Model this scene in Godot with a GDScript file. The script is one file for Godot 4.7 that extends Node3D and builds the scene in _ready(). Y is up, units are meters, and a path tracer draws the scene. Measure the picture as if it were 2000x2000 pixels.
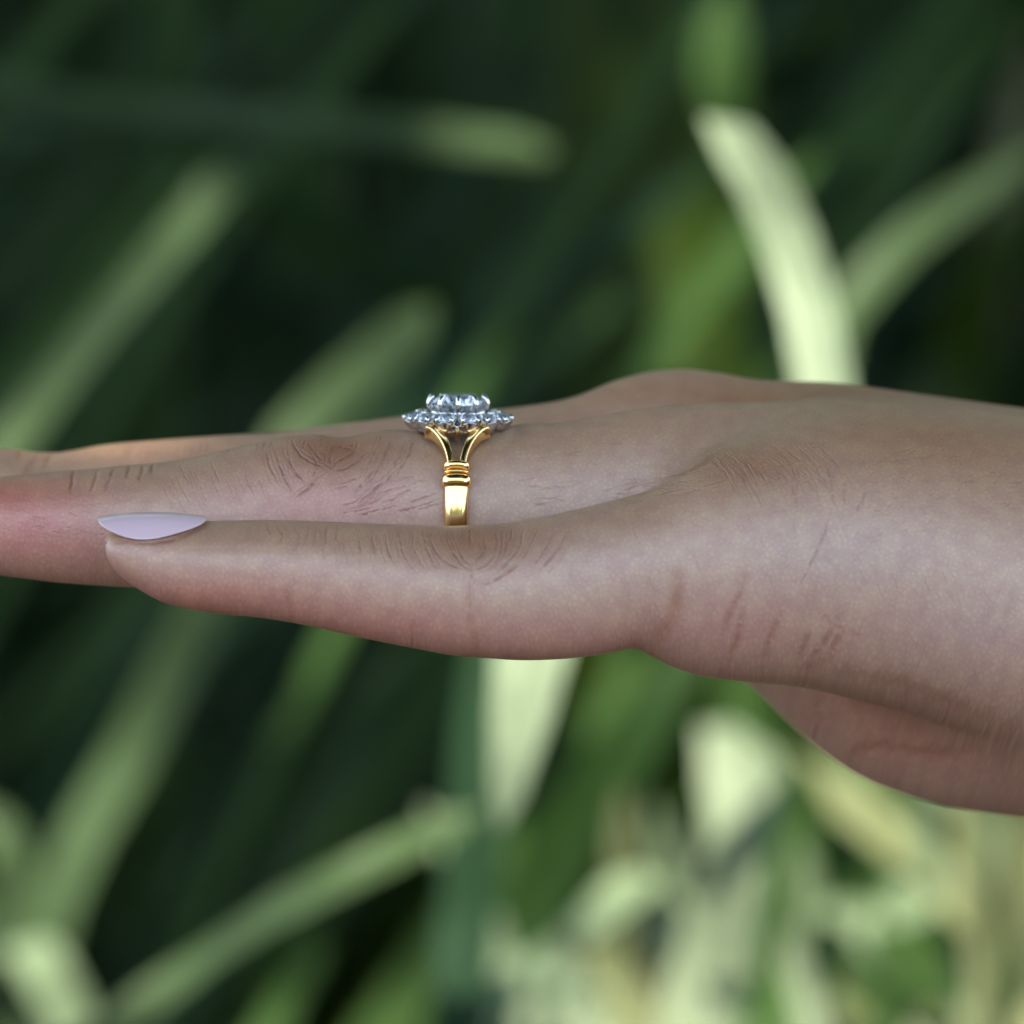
extends Node3D
# A hand wearing a diamond cluster ring, held in front of strappy garden plants in dappled shade.
# Lengths of the hand and the ring are worked out in millimetres, in axes that follow the level hand (x along the
# fingers, y up from the back of the hand, z towards the little finger's side) and set into the world by «frame».

const D := 450.0            # mm from the lens to the hand
const S := 0.055            # mm on the hand per photo pixel
const PITCH := 14.0
const HAND_HEIGHT := 0.62   # metres above the ground
const SUN := Vector3(0.26, 0.80, 0.46)

var frame := Transform3D()
var rng := RandomNumberGenerator.new()
var taken := {}

func numbered(called: String, parent: Node) -> String:
	var key := str(parent.get_instance_id()) + called
	var n: int = taken.get(key, 0)
	taken[key] = n + 1
	return called if n == 0 else "%s_%03d" % [called, n]

func put(called: String, mesh: Mesh, mat: Material, parent: Node) -> MeshInstance3D:
	var o := MeshInstance3D.new()
	o.name = numbered(called, parent)
	o.mesh = mesh
	o.material_override = null
	for s in mesh.get_surface_count():
		o.set_surface_override_material(s, mat)
	parent.add_child(o, true)
	return o

func thing(called: String, label: String, category: String, group := "") -> Node3D:
	var o := Node3D.new()
	o.name = numbered(called, self)
	add_child(o, true)
	tag(o, label, category, group)
	return o

func tag(o: Node, label: String, category: String, group := "") -> void:
	o.set_meta("label", label)
	o.set_meta("category", category)
	if group:
		o.set_meta("group", group)

func lin(r: float, g: float, b: float) -> Color:
	return Color(r, g, b).linear_to_srgb()

func unproj(px: float, py: float, z: float) -> Vector3:
	var k := S * (D - z) / D
	return Vector3((px - 1000.0) * k, (1000.0 - py) * k, z)

func _ready() -> void:
	rng.seed = 7
	var basis := Basis(Vector3.RIGHT, deg_to_rad(-PITCH))
	frame = Transform3D(basis, Vector3(0, HAND_HEIGHT, 0))
	# --- camera
	var cam := Camera3D.new()
	cam.name = "camera"
	add_child(cam)
	cam.transform = Transform3D(basis, frame * Vector3(0, 0, D * 0.001))
	var lens := CameraAttributesPhysical.new()
	lens.frustum_focal_length = 98.18
	lens.frustum_focus_distance = 0.4535
	lens.exposure_aperture = 9.4
	lens.frustum_near = 0.05
	lens.frustum_far = 200.0
	cam.attributes = lens
	cam.fov = 2.0 * rad_to_deg(atan(55.0 / D))
	cam.near = 0.05
	cam.far = 200.0
	cam.current = true
	# --- sky and sun
	var sky_mat := ProceduralSkyMaterial.new()
	sky_mat.sky_top_color = lin(0.31, 0.415, 0.59)
	sky_mat.sky_horizon_color = lin(0.60, 0.66, 0.74)
	sky_mat.sky_curve = 0.25
	sky_mat.ground_bottom_color = lin(0.05, 0.055, 0.04)
	sky_mat.ground_horizon_color = lin(0.10, 0.11, 0.08)
	sky_mat.sun_angle_max = 8.0
	var sky := Sky.new()
	sky.sky_material = sky_mat
	var env := Environment.new()
	env.background_mode = Environment.BG_SKY
	env.sky = sky
	env.tonemap_mode = Environment.TONE_MAPPER_LINEAR
	env.tonemap_exposure = 4.15
	env.background_energy_multiplier = 1.3
	env.sdfgi_enabled = true
	env.ssao_enabled = true
	env.ssil_enabled = true
	var we := WorldEnvironment.new()
	we.name = "world_environment"
	we.environment = env
	add_child(we)
	var sun := DirectionalLight3D.new()
	sun.name = "sun"
	sun.light_energy = 1.6
	sun.light_color = Color(1.0, 0.97, 0.91)
	sun.light_angular_distance = 0.5
	sun.shadow_enabled = true
	add_child(sun)
	sun.look_at_from_position(Vector3.ZERO, -SUN.normalized(), Vector3.UP)
	# --- the setting, then the things
	var t0 := Time.get_ticks_msec()
	build_ground()
	build_plants()
	build_tree()
	print("garden ", Time.get_ticks_msec() - t0)
	build_hand()
	print("hand ", Time.get_ticks_msec() - t0)
	build_ring()
	print("all ", Time.get_ticks_msec() - t0)

# ------------------------------------------------------------------ ground, plants, tree

func build_ground() -> void:
	var st := SurfaceTool.new()
	st.begin(Mesh.PRIMITIVE_TRIANGLES)
	var noise := FastNoiseLite.new()
	noise.seed = 3
	noise.frequency = 1.3
	var steps: Array[float] = []
	for i in range(-40, 41):
		var t := i / 40.0
		steps.append(signf(t) * (absf(t) * 5.0 + pow(absf(t), 6.0) * 95.0))
	for i in steps.size():
		for j in steps.size():
			var x := steps[i]
			var z := steps[j]
			var far := clampf((Vector2(x, z).length() - 4.0) / 10.0, 0.0, 1.0)
			st.set_uv(Vector2(x, z))
			st.add_vertex(Vector3(x, noise.get_noise_2d(x, z) * 0.05 * (1.0 - far), z))
	var n := steps.size()
	for i in n - 1:
		for j in n - 1:
			var a := i * n + j
			for k: int in [a, a + n, a + 1, a + 1, a + n, a + n + 1]:
				st.add_index(k)
	st.generate_normals()
	var m := StandardMaterial3D.new()
	m.roughness = 0.95
	m.albedo_color = lin(0.045, 0.034, 0.024)
	var nt := FastNoiseLite.new()
	nt.seed = 5
	nt.frequency = 0.03
	var im := nt.get_image(256, 256, false, false, true)
	var ramp := Image.create_empty(256, 256, false, Image.FORMAT_RGB8)
	for y in 256:
		for x in 256:
			var v := im.get_pixel(x, y).r
			ramp.set_pixel(x, y, Color(0.55 + 0.45 * v, 0.55 + 0.4 * v, 0.55 + 0.35 * v))
	m.albedo_texture = ImageTexture.create_from_image(ramp)
	var g := put("ground", st.commit(), m, self)
	g.set_meta("kind", "structure")
	g.set_meta("label", "dark mulch soil under the strappy plants")

# A blade: a strap leaf along «pts» (metres, from the base to the tip), «wide» metres across, creased along its middle.
func blade_mesh(pts: PackedVector3Array, wide: float, face: Vector3, round_tip: float, taper0 := 0.75) -> ArrayMesh:
	var st := SurfaceTool.new()
	st.begin(Mesh.PRIMITIVE_TRIANGLES)
	var curve := Curve3D.new()
	for i in pts.size():
		var a := pts[maxi(i - 1, 0)]
		var b := pts[mini(i + 1, pts.size() - 1)]
		var t := (b - a) / 6.0
		curve.add_point(pts[i], -t, t)
	curve.bake_interval = 0.01
	var length := curve.get_baked_length()
	var n := clampi(int(length / 0.018), 8, 36)
	var across := 6
	for i in n + 1:
		var s := float(i) / n
		s = 1.0 - pow(1.0 - s, 1.35)
		var p := curve.sample_baked(s * length, true)
		var tan := (curve.sample_baked(minf(s * length + 0.004, length), true) - curve.sample_baked(maxf(s * length - 0.004, 0.0), true)).normalized()
		var left := (length - s * length)
		var w := wide * lerpf(taper0, 1.0, smoothstep(0.0, 0.5, s))
		w *= pow(clampf(left / (wide * round_tip), 0.0, 1.0), 0.55) * 0.98 + 0.02
		var side := tan.cross(face).normalized()
		var up := side.cross(tan).normalized()
		for j in across + 1:
			var u := j / float(across) * 2.0 - 1.0
			st.set_uv(Vector2(u * 0.5 + 0.5, s * length * 8.0))
			st.add_vertex(p + side * (u * w * 0.5) - up * (w * 0.16 * (1.0 - u * u) - w * 0.03 * cos(u * 9.0)))
	for i in n:
		for j in across:
			var a := i * (across + 1) + j
			for k: int in [a, a + across + 1, a + 1, a + 1, a + across + 1, a + across + 2]:
				st.add_index(k)
	st.generate_normals()
	return st.commit()

var leaf_mats := {}
func leaf_mat(kind: String) -> StandardMaterial3D:
	if leaf_mats.has(kind):
		return leaf_mats[kind]
	var tones := {  # palest tones carry sunlight in the colour, darkest ones deep shade
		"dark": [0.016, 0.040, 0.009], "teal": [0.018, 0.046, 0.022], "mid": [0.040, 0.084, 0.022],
		"olive": [0.026, 0.050, 0.005], "sun_bright": [0.225, 0.285, 0.19], "sage": [0.055, 0.090, 0.040], "sun_pale": [0.165, 0.225, 0.135], "yellow": [0.15, 0.17, 0.085], "straw": [0.12, 0.11, 0.065]}
	var c: Array = tones[kind]
	var m := StandardMaterial3D.new()
	m.resource_name = kind + " leaf"
	m.albedo_color = lin(c[0], c[1], c[2])
	m.roughness = 0.5
	m.metallic_specular = 0.2
	m.cull_mode = BaseMaterial3D.CULL_DISABLED
	m.backlight_enabled = true
	m.backlight = lin(0.14, 0.28, 0.05) if kind != "straw" else lin(0.14, 0.12, 0.05)
	if not leaf_mats.has("streaks"):
		var nt := FastNoiseLite.new()
		nt.seed = 11
		nt.frequency = 0.05
		var im := Image.create_empty(128, 128, false, Image.FORMAT_RGB8)
		for y in 128:
			for x in 128:
				var v := 0.80 + 0.16 * sin(x * 0.9) * sin(x * 0.31 + 1.0) + 0.28 * nt.get_noise_2d(x * 2.0, y * 1.2) - (0.2 if absi(x - 64) < 4 else 0.0)
				im.set_pixel(x, y, Color(v, v, v * 0.97))
		leaf_mats["streaks"] = ImageTexture.create_from_image(im)
	m.albedo_texture = leaf_mats["streaks"]
	leaf_mats[kind] = m
	return m

func catmull(p0: Vector3, p1: Vector3, p2: Vector3, p3: Vector3, t: float) -> Vector3:
	return 0.5 * ((2.0 * p1) + (p2 - p0) * t + (2.0 * p0 - 5.0 * p1 + 4.0 * p2 - p3) * t * t + (3.0 * p1 - p0 - 3.0 * p2 + p3) * t * t * t)

# Each blade that the photograph shows: clump, tone, width in px, depth behind the hand in mm, path in px from the
# rooted end to the tip, how it leans, and whether a gap in the tree lets the sun onto it (places along it, radius in m).
var lit_spots: Array = []   # points that a gap in the tree lets the sun onto, and how wide

func seen_blades() -> Array:
	return [
		# upper left
		["w", "sage", 84, 190, [[-60, 960], [90, 770], [250, 570], [390, 405], [478, 292]], 0.5, [[0.38, 0.004], [0.6, 0.005], [0.74, 0.004]], 0.7],
		["w", "mid", 110, 235, [[-120, 880], [40, 730], [180, 560], [330, 380], [420, 300]], 0.3, [], 2.0],
		["c", "sage", 104, 200, [[90, 1820], [250, 1480], [400, 1190], [470, 1040], [580, 850], [700, 735], [800, 640], [845, 592]], 0.3, [[0.78, 0.006], [0.9, 0.006]], 0.9],
		["n", "sage", 105, 205, [[-260, 150], [150, 200], [480, 225], [800, 255], [1085, 290]], 0.8, [[0.93, 0.013]], 0.6],
		["n", "dark", 100, 300, [[330, 250], [520, 380], [800, 560], [1100, 730], [1300, 850]], 0.8, [], 3.0],
		["n", "teal", 110, 360, [[260, 420], [440, 520], [700, 690], [900, 830]], 0.5, [], 3.0],
		["n", "dark", 95, 420, [[600, 50], [780, 120], [1000, 330], [1150, 560]], 0.5, [], 3.0],
		["w", "dark", 120, 380, [[-200, 420], [60, 330], [300, 190], [520, 20], [640, -90]], 0.6, [], 3.0],
		["w", "dark", 110, 330, [[-180, 620], [-20, 500], [150, 300], [260, 60], [300, -60]], 0.4, [], 3.0],
		# upper middle and right
		["e", "sun_bright", 112, 125, [[2300, 1480], [1930, 1310], [1690, 1080], [1616, 800], [1582, 600], [1530, 440], [1460, 300], [1375, 228]], 0.35, [[0.38, 0.026], [0.45, 0.028], [0.52, 0.030], [0.59, 0.030], [0.66, 0.030], [0.73, 0.028], [0.80, 0.026], [0.88, 0.022], [0.95, 0.014]], 1.0],
		["e", "mid", 115, 280, [[1500, 900], [1440, 420], [1405, 220], [1412, 60], [1405, -120]], 0.2, [[0.68, 0.012], [0.8, 0.012]], 3.0],
		["n", "olive", 185, 280, [[1180, 1000], [1190, 700], [1175, 400], [1150, 100], [1130, -150]], 0.05, [], 3.0],
		["n", "olive", 165, 250, [[1400, 1000], [1370, 700], [1330, 400], [1290, 100], [1270, -150]], 0.05, [], 3.0],
		["n", "mid", 150, 340, [[1050, 950], [1060, 600], [1080, 300], [1100, -100]], 0.05, [], 3.0],
		["e", "mid", 125, 270, [[1470, 800], [1610, 560], [1720, 360], [1850, 160], [2020, -30]], 0.35, [], 3.0],
		["e", "sage", 82, 210, [[2320, 1330], [1850, 1150], [1650, 900], [1612, 690], [1680, 565], [1800, 445], [2040, 280]], 0.5, [], 3.0],
		["e", "olive", 120, 300, [[1920, 1000], [1870, 780], [1900, 580], [1990, 440], [2120, 330]], 0.5, [], 3.0],
		["e", "yellow", 90, 380, [[1700, 1000], [1830, 800], [1920, 640], [1975, 300], [2030, 60]], 0.3, [], 3.0],
		["e", "teal", 120, 400, [[2330, 1250], [1830, 960], [1610, 560], [1640, 300], [1690, 120], [1700, -80]], 0.2, [], 3.0],
		["e", "dark", 100, 330, [[1500, 850], [1700, 790], [1850, 720], [2050, 690]], 0.6, [], 3.0],
		# below the hand, left
		["c", "dark", 135, 230, [[240, 2080], [420, 1830], [560, 1620], [680, 1450], [820, 1270], [900, 1150]], 0.3, [], 3.0],
		["w", "teal", 130, 260, [[-100, 1900], [60, 1650], [180, 1450], [280, 1290], [350, 1150]], 0.3, [], 3.0],
		["w", "sage", 80, 150, [[120, 2060], [330, 1920], [510, 1795], [700, 1695], [860, 1615], [935, 1585]], 0.6, [[0.22, 0.010], [0.36, 0.010]], 0.8],
		["w", "sun_pale", 108, 200, [[230, 2200], [160, 2040], [110, 1930], [62, 1850], [40, 1835]], 0.3, [[0.94, 0.025], [0.8, 0.026], [0.6, 0.026], [0.4, 0.026]], 0.7],
		["w", "sage", 110, 230, [[-160, 2000], [-60, 1850], [20, 1740], [10, 1640], [-60, 1560]], 0.3, [[0.90, 0.018]], 2.0],
		["c", "mid", 70, 210, [[470, 2140], [540, 1990], [590, 1910], [640, 1840]], 0.4, [[0.8, 0.006]], 2.5],
		# below the hand, middle
		["e", "sun_bright", 158, 120, [[2300, 1400], [1800, 1230], [1330, 1030], [1190, 1010], [1100, 1080], [1055, 1190], [1030, 1320], [1002, 1480], [978, 1625]], 0.12, [[0.63, 0.022], [0.70, 0.026], [0.77, 0.020]], 2.6],
		["c", "teal", 120, 160, [[890, 2100], [905, 1850], [930, 1600], [945, 1350], [950, 1150]], 0.1, [], 3.0],
		["c", "dark", 145, 190, [[880, 2100], [1000, 1830], [1140, 1590], [1270, 1390], [1400, 1200]], 0.25, [], 3.0],
		["c", "mid", 120, 290, [[700, 2100], [860, 1850], [1030, 1600], [1160, 1400], [1300, 1200]], 0.2, [], 3.0],
		# below the hand, right
		["e", "sun_bright", 168, 200, [[1330, 2160], [1375, 1960], [1425, 1760], [1460, 1590], [1425, 1470], [1365, 1420]], 0.3, [[0.15, 0.042], [0.25, 0.042], [0.35, 0.042], [0.45, 0.042], [0.55, 0.042], [0.65, 0.042], [0.75, 0.028], [0.85, 0.02]], 0.8],
		["c", "sun_pale", 95, 180, [[880, 2050], [1010, 1915], [1110, 1830], [1200, 1755], [1265, 1700]], 0.6, [[0.93, 0.022], [0.85, 0.018]], 0.6],
		["c", "sun_pale", 110, 220, [[840, 2120], [1020, 1990], [1180, 1890], [1330, 1790], [1420, 1740]], 0.7, [[0.9, 0.018]], 2.0],
		["e", "yellow", 112, 190, [[2080, 2150], [2010, 1990], [1950, 1860], [1850, 1730], [1720, 1610], [1590, 1510], [1500, 1440]], 0.8, [[0.75, 0.022], [0.83, 0.022], [0.90, 0.024]], 2.0],
		["e", "mid", 110, 240, [[1570, 2120], [1590, 1900], [1620, 1740], [1660, 1580], [1700, 1450]], 0.4, [[0.83, 0.024]], 3.0],
		["e", "sun_pale", 110, 230, [[2200, 1780], [2040, 1700], [1880, 1715], [1740, 1775], [1640, 1860], [1600, 1950]], 0.9, [[0.80, 0.022], [0.9, 0.02]], 2.0],
		["e", "sun_pale", 112, 210, [[1800, 2200], [1775, 2020], [1735, 1900], [1680, 1800], [1620, 1760]], 0.8, [[0.85, 0.022], [0.93, 0.02]], 1.0],
		["e", "sun_pale", 120, 260, [[2140, 1900], [2060, 1760], [1970, 1640], [1900, 1560], [1800, 1500]], 0.8, [[0.8, 0.02], [0.88, 0.024]], 2.0],
		["e", "sun_pale", 120, 230, [[1930, 2240], [1950, 2060], [1985, 1930], [2050, 1820]], 0.7, [[0.85, 0.026]], 2.0],
		["e", "mid", 105, 320, [[1480, 2100], [1540, 1900], [1560, 1750], [1540, 1600], [1500, 1520]], 0.5, [[0.85, 0.022]], 2.0],
		["e", "straw", 90, 300, [[1820, 2150], [1850, 2000], [1890, 1900], [1960, 1830]], 0.5, [[0.85, 0.02]], 2.0],
		["e", "straw", 70, 280, [[1250, 2150], [1290, 1980], [1340, 1850], [1400, 1760]], 0.5, [], 2.0],
	]

# Thinner blades crossing between those: mottled sunlit ones at the lower right, dark streaks elsewhere.
func more_blades() -> Array:
	var list: Array = []
	for i in 22:
		var x := rng.randf_range(1080, 2080)
		var lean := rng.randf_range(-260, 260)
		var tip := rng.randf_range(1480, 1860)
		var sunny: Array = [[rng.randf_range(0.35, 0.6), 0.012], [rng.randf_range(0.62, 0.95), 0.016]]
		list.append(["e" if x > 1250 else "c", ["sun_pale", "yellow", "sun_pale", "mid", "sun_bright"][rng.randi() % 5], rng.randf_range(45, 95), rng.randf_range(170, 330), [[x, 2160], [x + lean * 0.3, 1990], [x + lean * 0.7, lerpf(1990, tip, 0.55)], [x + lean * 1.2, tip]], rng.randf_range(0.2, 0.7), sunny, rng.randf_range(1.5, 3.5)])
	for i in 52:
		var x := rng.randf_range(-700, 900)
		var low := rng.randf_range(800, 2300)
		var run := rng.randf_range(900, 1600)
		var rise := run * rng.randf_range(0.7, 1.7)
		list.append(["n" if low < 1500 else "c", ["dark", "mid", "teal", "dark", "mid"][rng.randi() % 5], rng.randf_range(30, 66), rng.randf_range(230, 430), [[x, low], [x + run * 0.36, low - rise * 0.42], [x + run * 0.7, low - rise * 0.76], [x + run, low - rise]], rng.randf_range(0.1, 0.7), [], 3.5])
	return list

func build_plants() -> void:
	var labels := {
		"w": "strappy plant whose long blades rise from the left edge behind the fingertips",
		"c": "strappy plant with dark and mottled blades, in the middle below the fingers",
		"n": "dark strappy plant above the fingers, crossed by a bluish level blade",
		"e": "strappy plant behind the wrist with the brightest sunlit arching and hanging blades"}
	var bases := {"w": Vector3(-0.42, 0.0, -0.60), "c": Vector3(-0.06, 0.0, -0.62), "n": Vector3(-0.16, 0.0, -0.95), "e": Vector3(0.30, 0.0, -0.70)}
	var clumps := {}
	for key: String in labels:
		clumps[key] = thing("strappy_plant", labels[key], "plant", "strappy plants behind the hand")
		clumps[key].position = bases[key]
	var eye := frame * Vector3(0, 0, D * 0.001)
	var dir := SUN.normalized()
	var all_blades := seen_blades()
	all_blades.append_array(more_blades())
	for b: Array in all_blades:
		var base: Vector3 = bases[b[0]]
		var pts := PackedVector3Array()
		var path: Array = b[4]
		var n := path.size()
		for i in n:
			var z: float = -float(b[3]) * 2.4 - 20.0 * float(b[5]) * sin(i * 1.7)
			pts.append(frame * (unproj(path[i][0], path[i][1], z) * 0.001))
		# from the root: out of the clump, then into the part that shows
		var away := (pts[0] - pts[1]).normalized()
		var root := base + Vector3(rng.randf_range(-0.03, 0.03), 0.0, rng.randf_range(-0.03, 0.03))
		var full := PackedVector3Array()
		var c1 := root + Vector3(0, 0.22, 0)
		var c2 := pts[0] + away * 0.16
		for k in 4:
			var t := k / 4.0
			full.append(root.bezier_interpolate(c1, c2, pts[0], t))
		full.append_array(pts)
		var mid := pts[n / 2]
		var face := (eye - mid).normalized() * (1.0 - 0.6 * float(b[5])) + Vector3.UP * float(b[5]) + Vector3(rng.randf_range(-0.15, 0.15), 0, 0)
		var wide: float = float(b[2]) * S * (D + float(b[3]) * 2.4) / D * 0.001 * 0.96
		for i in full.size():
			full[i] -= base
		put("leaf", blade_mesh(full, wide, face, float(b[7])), leaf_mat(b[1]), clumps[b[0]])
		# where the sun comes through
		var open := 2.2 if float(path[0][0]) > 800.0 and float(path[0][1]) > 1700.0 else 1.6
		var sunny: Array = b[6].duplicate()
		if open > 2.0 and sunny.size() > 0 and b[1] != "mid":
			for k in 5:
				sunny.append([0.22 + 0.14 * k, 0.011])
		for spot: Array in sunny:
			var at: float = spot[0]
			var f := at * (n - 1)
			var i0 := clampi(int(f), 0, n - 2)
			var p := pts[i0].lerp(pts[i0 + 1], f - i0)
			var clear := true
			for hx in 14:
				for hz in 4:
					var h: Vector3 = frame * (unproj(-100.0 + hx * 180.0, 1000.0, -hz * 16.0) * 0.001) - p
					if (h - dir * h.dot(dir)).length() < 0.034 + float(spot[1]) * open:
						clear = false
			if clear:
				lit_spots.append([p, float(spot[1]) * open])
			else:
				print("no gap for ", b[0], b[1], b[4][0])
	for x: float in [20.0, 130.0, 240.0, 350.0]:
		lit_spots.append([frame * (unproj(x, 880, -33) * 0.001), 0.003])
	# more blades of the same clumps, then clumps further back
	var tones := ["dark", "teal", "dark", "mid", "dark"]
	for key: String in labels:
		for i in 16:
			wild_blade(clumps[key], Vector3.ZERO, tones[rng.randi() % 5], bases[key])
	var spots := [Vector3(-0.94, 0, -1.30), Vector3(-0.38, 0, -1.40), Vector3(0.15, 0, -1.35), Vector3(0.69, 0, -1.35), Vector3(1.19, 0, -1.55), Vector3(-1.38, 0, -1.75), Vector3(-0.69, 0, -1.80), Vector3(-0.06, 0, -1.75), Vector3(0.53, 0, -1.85), Vector3(1.12, 0, -2.15), Vector3(-1.12, 0, -2.35), Vector3(-0.31, 0, -2.30), Vector3(0.38, 0, -2.40), Vector3(-0.75, 0, -2.95), Vector3(0.12, 0, -2.95), Vector3(1.00, 0, -2.95)]
	for i in spots.size():
		var where: String = ["far left", "left", "middle", "right", "far right"][clampi(int((spots[i].x + 1.5) / 0.6), 0, 4)]
		var row: String = "second row" if spots[i].z > -1.65 else "third row" if spots[i].z > -2.0 else "fourth row" if spots[i].z > -2.55 else "hindmost row"
		var t := thing("strappy_plant", "dark blurred strappy plant, %s, %s behind the hand%s" % [row, where, ", nearer the middle" if i == 1 else ""], "plant", "strappy plants behind the hand")
		t.position = spots[i]
		for k in 32:
			wild_blade(t, Vector3.ZERO, tones[rng.randi() % 5], spots[i])

func wild_blade(clump: Node3D, at: Vector3, tone: String, base: Vector3) -> void:
	var turn := rng.randf() * TAU
	var out := Vector3(cos(turn), 0, sin(turn))
	# blades of the near clumps stay behind the seen ones
	var near := base.z > -1.0
	if near:
		out = Vector3(out.x * 0.7, 0, -absf(out.z) - 0.4).normalized()
	var reach := rng.randf_range(0.12, 0.42)
	var high := rng.randf_range(0.40, 0.78)
	var droop := rng.randf_range(-0.05, 0.32)
	var root := at + Vector3(rng.randf_range(-0.06, 0.06), 0.0, rng.randf_range(-0.05, 0.05) - (0.16 if near else 0.0))
	var pts := PackedVector3Array([root, root + out * reach * 0.12 + Vector3.UP * high * 0.4, root + out * reach * 0.35 + Vector3.UP * high * 0.8, root + out * reach * 0.7 + Vector3.UP * high, root + out * reach + Vector3.UP * (high - droop * 0.4), root + out * reach * 1.25 + Vector3.UP * (high - droop)])
	put("leaf", blade_mesh(pts, rng.randf_range(0.014, 0.026), (Vector3.UP * 0.6 - out).normalized(), 3.0), leaf_mat(tone), clump)

# A tree added out of view; its crown is shaped to throw the dappled shade.
func build_tree() -> void:
	var tree := thing("added_shade_tree", "unseen broad leafy tree added above and behind the plants to throw the dappled shade", "tree")
	var foot := Vector3(2.6, 0, -3.2)
	tree.position = foot
	var bark := StandardMaterial3D.new()
	bark.albedo_color = lin(0.10, 0.075, 0.055)
	bark.roughness = 0.9
	put("trunk", limb_mesh(PackedVector3Array([Vector3(0, -0.05, 0), Vector3(0.03, 0.9, 0.02), Vector3(0.12, 1.5, 0.1), Vector3(0.3, 2.0, 0.35)]), 0.14, 0.09), bark, tree)
	var ends := [Vector3(-2.4, 2.45, 2.4), Vector3(-0.9, 2.5, 2.2), Vector3(-3.0, 2.4, 1.4), Vector3(-1.6, 2.5, 3.4), Vector3(-2.2, 2.6, 0.9)]
	for e: Vector3 in ends:
		put("limb", limb_mesh(PackedVector3Array([Vector3(0.28, 1.9, 0.3), Vector3(0.3, 2.1, 0.35).lerp(e, 0.45) + Vector3.UP * 0.1, e]), 0.075, 0.02), bark, tree)
	# the crown: leaves through a broad flat volume, with gaps left where sun should land
	var leaf := SurfaceTool.new()
	leaf.begin(Mesh.PRIMITIVE_TRIANGLES)
	var outline := [Vector2(0, -1), Vector2(0.42, -0.35), Vector2(0.40, 0.25), Vector2(0, 1), Vector2(-0.40, 0.25), Vector2(-0.42, -0.35)]
	for p: Vector2 in outline:
		leaf.add_vertex(Vector3(p.x, absf(p.x) * 0.25, p.y))
	for k: int in [0, 3, 1, 1, 3, 2, 0, 4, 3, 0, 5, 4]:
		leaf.add_index(k)
	leaf.generate_normals()
	var m := StandardMaterial3D.new()
	m.albedo_color = lin(0.05, 0.085, 0.03)
	m.roughness = 0.5
	m.cull_mode = BaseMaterial3D.CULL_DISABLED
	m.backlight_enabled = true
	m.backlight = lin(0.18, 0.26, 0.05)
	var dir := SUN.normalized()
	var places: Array[Transform3D] = []
	while places.size() < 56000:
		var a := rng.randf_range(-1.0, 1.0)
		var b := rng.randf_range(-1.0, 1.0)
		if pow(absf(a), 3.0) + pow(absf(b), 3.0) > 1.0 + 0.1 * sin(a * 7.0 + b * 5.0):
			continue
		var p := frame.origin + Vector3(0.40 + a * 1.85, rng.randf_range(1.35, 2.05), -0.6 + b * 1.8)
		var size := rng.randf_range(0.05, 0.08)
		var bs := Basis.from_euler(Vector3(rng.randf_range(-0.7, 0.7), rng.randf() * TAU, rng.randf_range(-0.7, 0.7))).scaled(Vector3.ONE * size)
		var open := false
		for s: Array in lit_spots:
			var w: Vector3 = p - s[0]
			if (w - dir * w.dot(dir)).length() > float(s[1]) + size:
				continue
			# where the sunbeam meets the leaf's own plane
			var nrm := bs.y.normalized()
			var far := w.dot(nrm) / dir.dot(nrm)
			var q: Vector3 = s[0] + dir * far - p
			var grown := float(s[1]) / size
			if absf(q.dot(bs.x)) / (size * size) / (0.42 + grown) + absf(q.dot(bs.z)) / (size * size) / (1.0 + grown) < 1.0:
				open = true
				break
		if open:
			continue
		places.append(Transform3D(bs, p - foot))
	var mm := MultiMesh.new()
	mm.transform_format = MultiMesh.TRANSFORM_3D
	mm.mesh = leaf.commit()
	mm.instance_count = places.size()
	for i in places.size():
		mm.set_instance_transform(i, places[i])
	var crown := MultiMeshInstance3D.new()
	crown.name = "crown"
	crown.multimesh = mm
	crown.material_override = m
	crown.set_meta("kind", "stuff")
	tree.add_child(crown, true)
	build_hedge(mm.mesh, m)

# Unseen foliage added behind the camera for dark reflections, and shrubs added to block back sky.
func build_hedge(leaf: Mesh, m: Material) -> void:
	foliage(thing("added_hedge", "dark clipped foliage added out of view behind the camera to darken the reflections", "added_hedge"), Vector3(-0.3, 0, 3.2), Vector3(2.9, 1.6, 0.35), 16000, 0.05, leaf, m)
	foliage(thing("added_shrub", "tall dark leafy shrubs added behind all the strappy plants to block the sky", "shrub"), Vector3(0, 0, -4.4), Vector3(4.6, 3.5, 0.6), 30000, 0.085, leaf, m)

func foliage(t: Node3D, at: Vector3, size: Vector3, count: int, leaf_size: float, leaf: Mesh, m: Material) -> void:
	t.position = at
	var mm := MultiMesh.new()
	mm.transform_format = MultiMesh.TRANSFORM_3D
	mm.mesh = leaf
	mm.instance_count = count
	for i in count:
		var x := rng.randf_range(-1.0, 1.0)
		var p := Vector3(x * size.x, rng.randf() * size.y * (0.93 + 0.07 * sin(x * 9.0)), rng.randf_range(-1.0, 1.0) * size.z)
		mm.set_instance_transform(i, Transform3D(Basis.from_euler(Vector3(rng.randf() * TAU, rng.randf() * TAU, rng.randf() * TAU)).scaled(Vector3.ONE * leaf_size * rng.randf_range(0.75, 1.25)), p))
	var o := MultiMeshInstance3D.new()
	o.name = "foliage"
	o.multimesh = mm
	o.material_override = m
	o.set_meta("kind", "stuff")
	t.add_child(o, true)

func limb_mesh(pts: PackedVector3Array, r0: float, r1: float) -> ArrayMesh:
	return tube(pts, func(t: float) -> float: return lerpf(r0, r1, t), 10, 8)

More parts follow.
